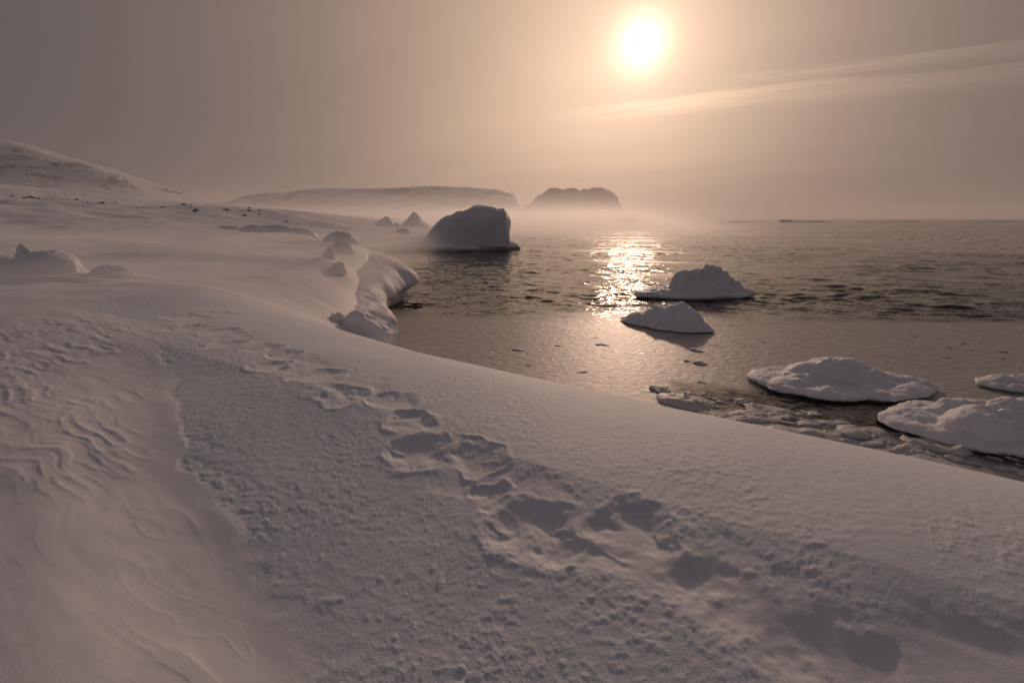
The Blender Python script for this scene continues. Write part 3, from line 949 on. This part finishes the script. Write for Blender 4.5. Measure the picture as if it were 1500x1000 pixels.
# the mound with a horn of snow
hb = slab('snow_boulder', 'rounded snow-capped boulder with a horn of wind-carved snow', (-15.75, 15.6, ground_z(-15.75, 15.6) + 0.02), 0.1, (1.15, 0.6, 0.42), 91, cat='boulder', amp=0.08, taper=0.35, pw=0.55)
hv = lump('snow_horn', '', '', (0, 0, 0), (0.30, 0.24), 0.42, 93, M_LEDGE, amp=0.05, sharp=1.2, lean=-0.35, J=36, K=18)
hv.parent = hb
hv.location = (-0.55, 0, 0.33)
for k_ in ('label', 'category', 'group'):
    if k_ in hv: del hv[k_]
lump('snow_boulder', 'low dark-sided boulder drifted over beside the horned one', 'boulder', (-13.6, 15.5, ground_z(-13.6, 15.5) - 0.06), (0.8, 0.35), 0.28, 95, M_LEDGE, amp=0.06, sharp=2.5)

# dark rocks breaking through the snow on the slope
random.seed(11)
rock_meshes = []
for k in range(5):
    o = lump('rock', '', '', (0, 0, 0), (1.0, 0.8), 0.7, 300 + k, M_ROCK, amp=0.30, sharp=1.6, J=16, K=8)
    rock_meshes.append(o.data)
    bpy.data.objects.remove(o)
k = 0
for (cx, cy, sxx, syy, n_, lb) in ((-118, 112, 9, 4, 40, 'dark rock poking through snow on the upper slope under the mountain'),
                                   (-92, 116, 12, 4, 30, 'dark rock in the thin rocky line along the slope crest'),
                                   (-66, 112, 9, 4, 18, 'dark rock at the low end of the slope crest')):
    for i in range(n_):
        xx = cx + random.gauss(0, sxx); yy = cy + random.gauss(0, syy)
        o = bpy.data.objects.new('rock', rock_meshes[k % 5]); k += 1
        col.objects.link(o)
        s_ = 0.16 + 0.75 * random.random() ** 2.5
        o.scale = (s_ * random.uniform(0.9, 1.8), s_, s_ * random.uniform(0.6, 1.1))
        o.rotation_euler = (0, 0, random.uniform(-0.5, 0.5))
        o.location = (xx, yy, ground_z(xx, yy) - 0.12 * s_)
        tag(o, lb, 'rock', 'rocks on the snow slope')

# low islets and far floes near the horizon
lump('islet', 'low dark islet with a rounded top standing in the glare', 'islet', (80, 330, -0.4), (15, 9), 4.6, 401, M_HEAD, amp=1.2, sharp=2.2)
far_floes = [(222, 520, 32, 1.6, 'long low ice floe on the horizon near the islet'), (372, 640, 12, 4.2, 'stubby upright ice floe on the horizon'),
             (420, 655, 34, 2.4, 'jagged long ice floe beside the stubby upright one'), (560, 700, 60, 2.4, 'flat ice floe far out on the horizon'),
             (760, 760, 70, 2.4, 'broad flat ice floe farthest out on the horizon'), (300, 610, 26, 1.7, 'thin ice floe between the long floe and stubby floe')]
for i, (xx, yy, rr, hh, lb) in enumerate(far_floes):
    lump('ice_floe', lb, 'ice floe', (xx, yy, -0.3), (rr, rr * 0.35), hh, 420 + i * 3, M_ICE, amp=hh * 0.34, sharp=2.6, J=110, K=30, group='far ice floes')

# ------------------------------------------------------------------ brash ice between the bank and the floes
brash_meshes = []
for k in range(9):
    o = slab('brash_ice', '', (0, 0, 0), 0, (1.0, 0.62, 0.16), 500 + k * 5, mat=M_BRASH, amp=0.20, n=7, taper=0.35, pw=0.75)
    brash_meshes.append(o.data)
    bpy.data.objects.remove(o)
random.seed(5)
placed = []
def try_place(xx, yy, s_):
    for (a, b, c) in placed:
        if (a - xx) ** 2 + ((b - yy) * 1.2) ** 2 < (0.62 * (c + s_)) ** 2:
            return False
    placed.append((xx, yy, s_))
    return True
for (cx, cy, c) in ((9.35, 12.25, 2.0), (10.5, 9.5, 1.75)):
    placed.append((cx, cy, c))
def add_brash(xx, yy, s_, lb, grp):
    if not try_place(xx, yy, s_):
        return
    o = bpy.data.objects.new('brash_ice', random.choice(brash_meshes))
    col.objects.link(o)
    o.scale = (s_ * random.uniform(0.9, 1.5), s_ * random.uniform(0.7, 1.0), s_ * random.uniform(0.35, 0.8))
    o.rotation_euler = (random.gauss(0, 0.06), random.gauss(0, 0.06), random.uniform(-0.9, 0.2))
    o.location = (xx, yy, 0.0)
    tag(o, lb, 'ice chunk', grp)
BL = {0.75: 'large rough brash ice slab packed between the snow bank and the floes', 0.45: 'medium grey brash ice chunk packed between the snow bank and the floes',
      0.28: 'small grey brash ice chunk filling in among the larger brash slabs', 0.17: 'tiny brash ice crumb among the chunks along the snow bank'}
for s_, n_ in ((0.75, 14), (0.45, 60), (0.28, 130), (0.17, 200)):
    for i in range(n_):
        v = random.random()
        xx = 4.0 + 6.6 * random.random()
        yy = 8.55 - 0.60 * (xx - 3) + random.uniform(1.6, 4.3)
        if yy < 7.0: continue
        add_brash(xx, yy, s_ * random.uniform(0.75, 1.15), BL[s_], 'brash ice along the bank')
for i in range(26):
    xx = random.uniform(-1, 18); yy = random.uniform(11.8, 18)
    if 0.53 * xx + 0.85 * yy < 11: continue
    add_brash(xx, yy, random.uniform(0.10, 0.26), 'small flat ice chip loose in the grease ice', 'loose ice chips')

# ------------------------------------------------------------------ air: even haze over everything, plus blowing snow
def box(name, x0, x1, y0, y1, z0, z1, mat):
    V_ = [(x0, y0, z0), (x1, y0, z0), (x1, y1, z0), (x0, y1, z0), (x0, y0, z1), (x1, y0, z1), (x1, y1, z1), (x0, y1, z1)]
    Q_ = [(0, 3, 2, 1), (4, 5, 6, 7), (0, 1, 5, 4), (1, 2, 6, 5), (2, 3, 7, 6), (3, 0, 4, 7)]
    return mesh_obj(name, V_, Q_, mat, smooth=False)


def haze_mat(name, density, colr, g):
    m, t = new_mat(name)
    vol = t.n('ShaderNodeVolumePrincipled')
    t.set(vol.inputs['Color'], colr)
    t.set(vol.inputs['Density'], density)
    vol.inputs['Anisotropy'].default_value = g
    out = t.n('ShaderNodeOutputMaterial')
    t.set(out.inputs['Volume'], vol.outputs[0])
    return m, t, vol


m, t, vol = haze_mat('haze_air', 0.00019, (0.95, 0.93, 0.92), 0.42)
hz = box('haze', -9500, 9500, -9500, 9500, -2.6, 190, m)
tag(hz, kind='stuff')

m, t, vol = haze_mat('blowing_snow', 0.01, (0.97, 0.97, 0.97), 0.64)
pos = t.n('ShaderNodeNewGeometry').outputs['Position']
sx = t.n('ShaderNodeSeparateXYZ'); t.set(sx.inputs[0], pos)
nz = t.noise(t.vmath('MULTIPLY', pos, (0.006, 0.012, 0.06)), 1.0, 3, 0.55, 0.5)
low = t.math('EXPONENT', t.math('MULTIPLY', t.math('MAXIMUM', sx.outputs[2], 0.0), -0.22))
edge = t.math('MULTIPLY', t.ramp(sx.outputs[1], 66, 190), t.ramp(sx.outputs[1], 1250, 900))
edge = t.math('MULTIPLY', edge, t.math('MULTIPLY', t.ramp(sx.outputs[0], -700, -300), t.ramp(t.math('SUBTRACT', sx.outputs[0], t.math('MULTIPLY', sx.outputs[1], 0.22)), 65, -15)))
t.set(vol.inputs['Density'], t.math('MULTIPLY', t.math('MULTIPLY', low, edge), t.ramp(nz, 0.30, 0.60, 0.009, 0.055)))
bs_ = box('blowing_snow', -720, 345, 60, 1260, -0.8, 20, m)
tag(bs_, kind='stuff')

m, t, vol = haze_mat('drifting_snow', 0.01, (0.97, 0.97, 0.97), 0.5)
pos = t.n('ShaderNodeNewGeometry').outputs['Position']
sx = t.n('ShaderNodeSeparateXYZ'); t.set(sx.inputs[0], pos)
nz = t.noise(t.vmath('MULTIPLY', pos, (0.10, 0.16, 0.8)), 1.0, 3, 0.55, 0.4)
low = t.ramp(sx.outputs[2], 4.3, 2.6)
edge = t.math('MULTIPLY', t.ramp(sx.outputs[1], 8.0, 13.0), t.ramp(sx.outputs[1], 45.0, 32.0))
edge = t.math('MULTIPLY', edge, t.math('MULTIPLY', t.ramp(sx.outputs[0], -4.5, -8.0), t.ramp(sx.outputs[0], -80.0, -50.0)))
t.set(vol.inputs['Density'], t.math('MULTIPLY', t.math('MULTIPLY', low, edge), t.ramp(nz, 0.34, 0.66, 0.010, 0.125)))
bs_ = box('drifting_snow', -82, -4.2, 7.5, 46, 1.0, 4.35, m)
tag(bs_, kind='stuff')
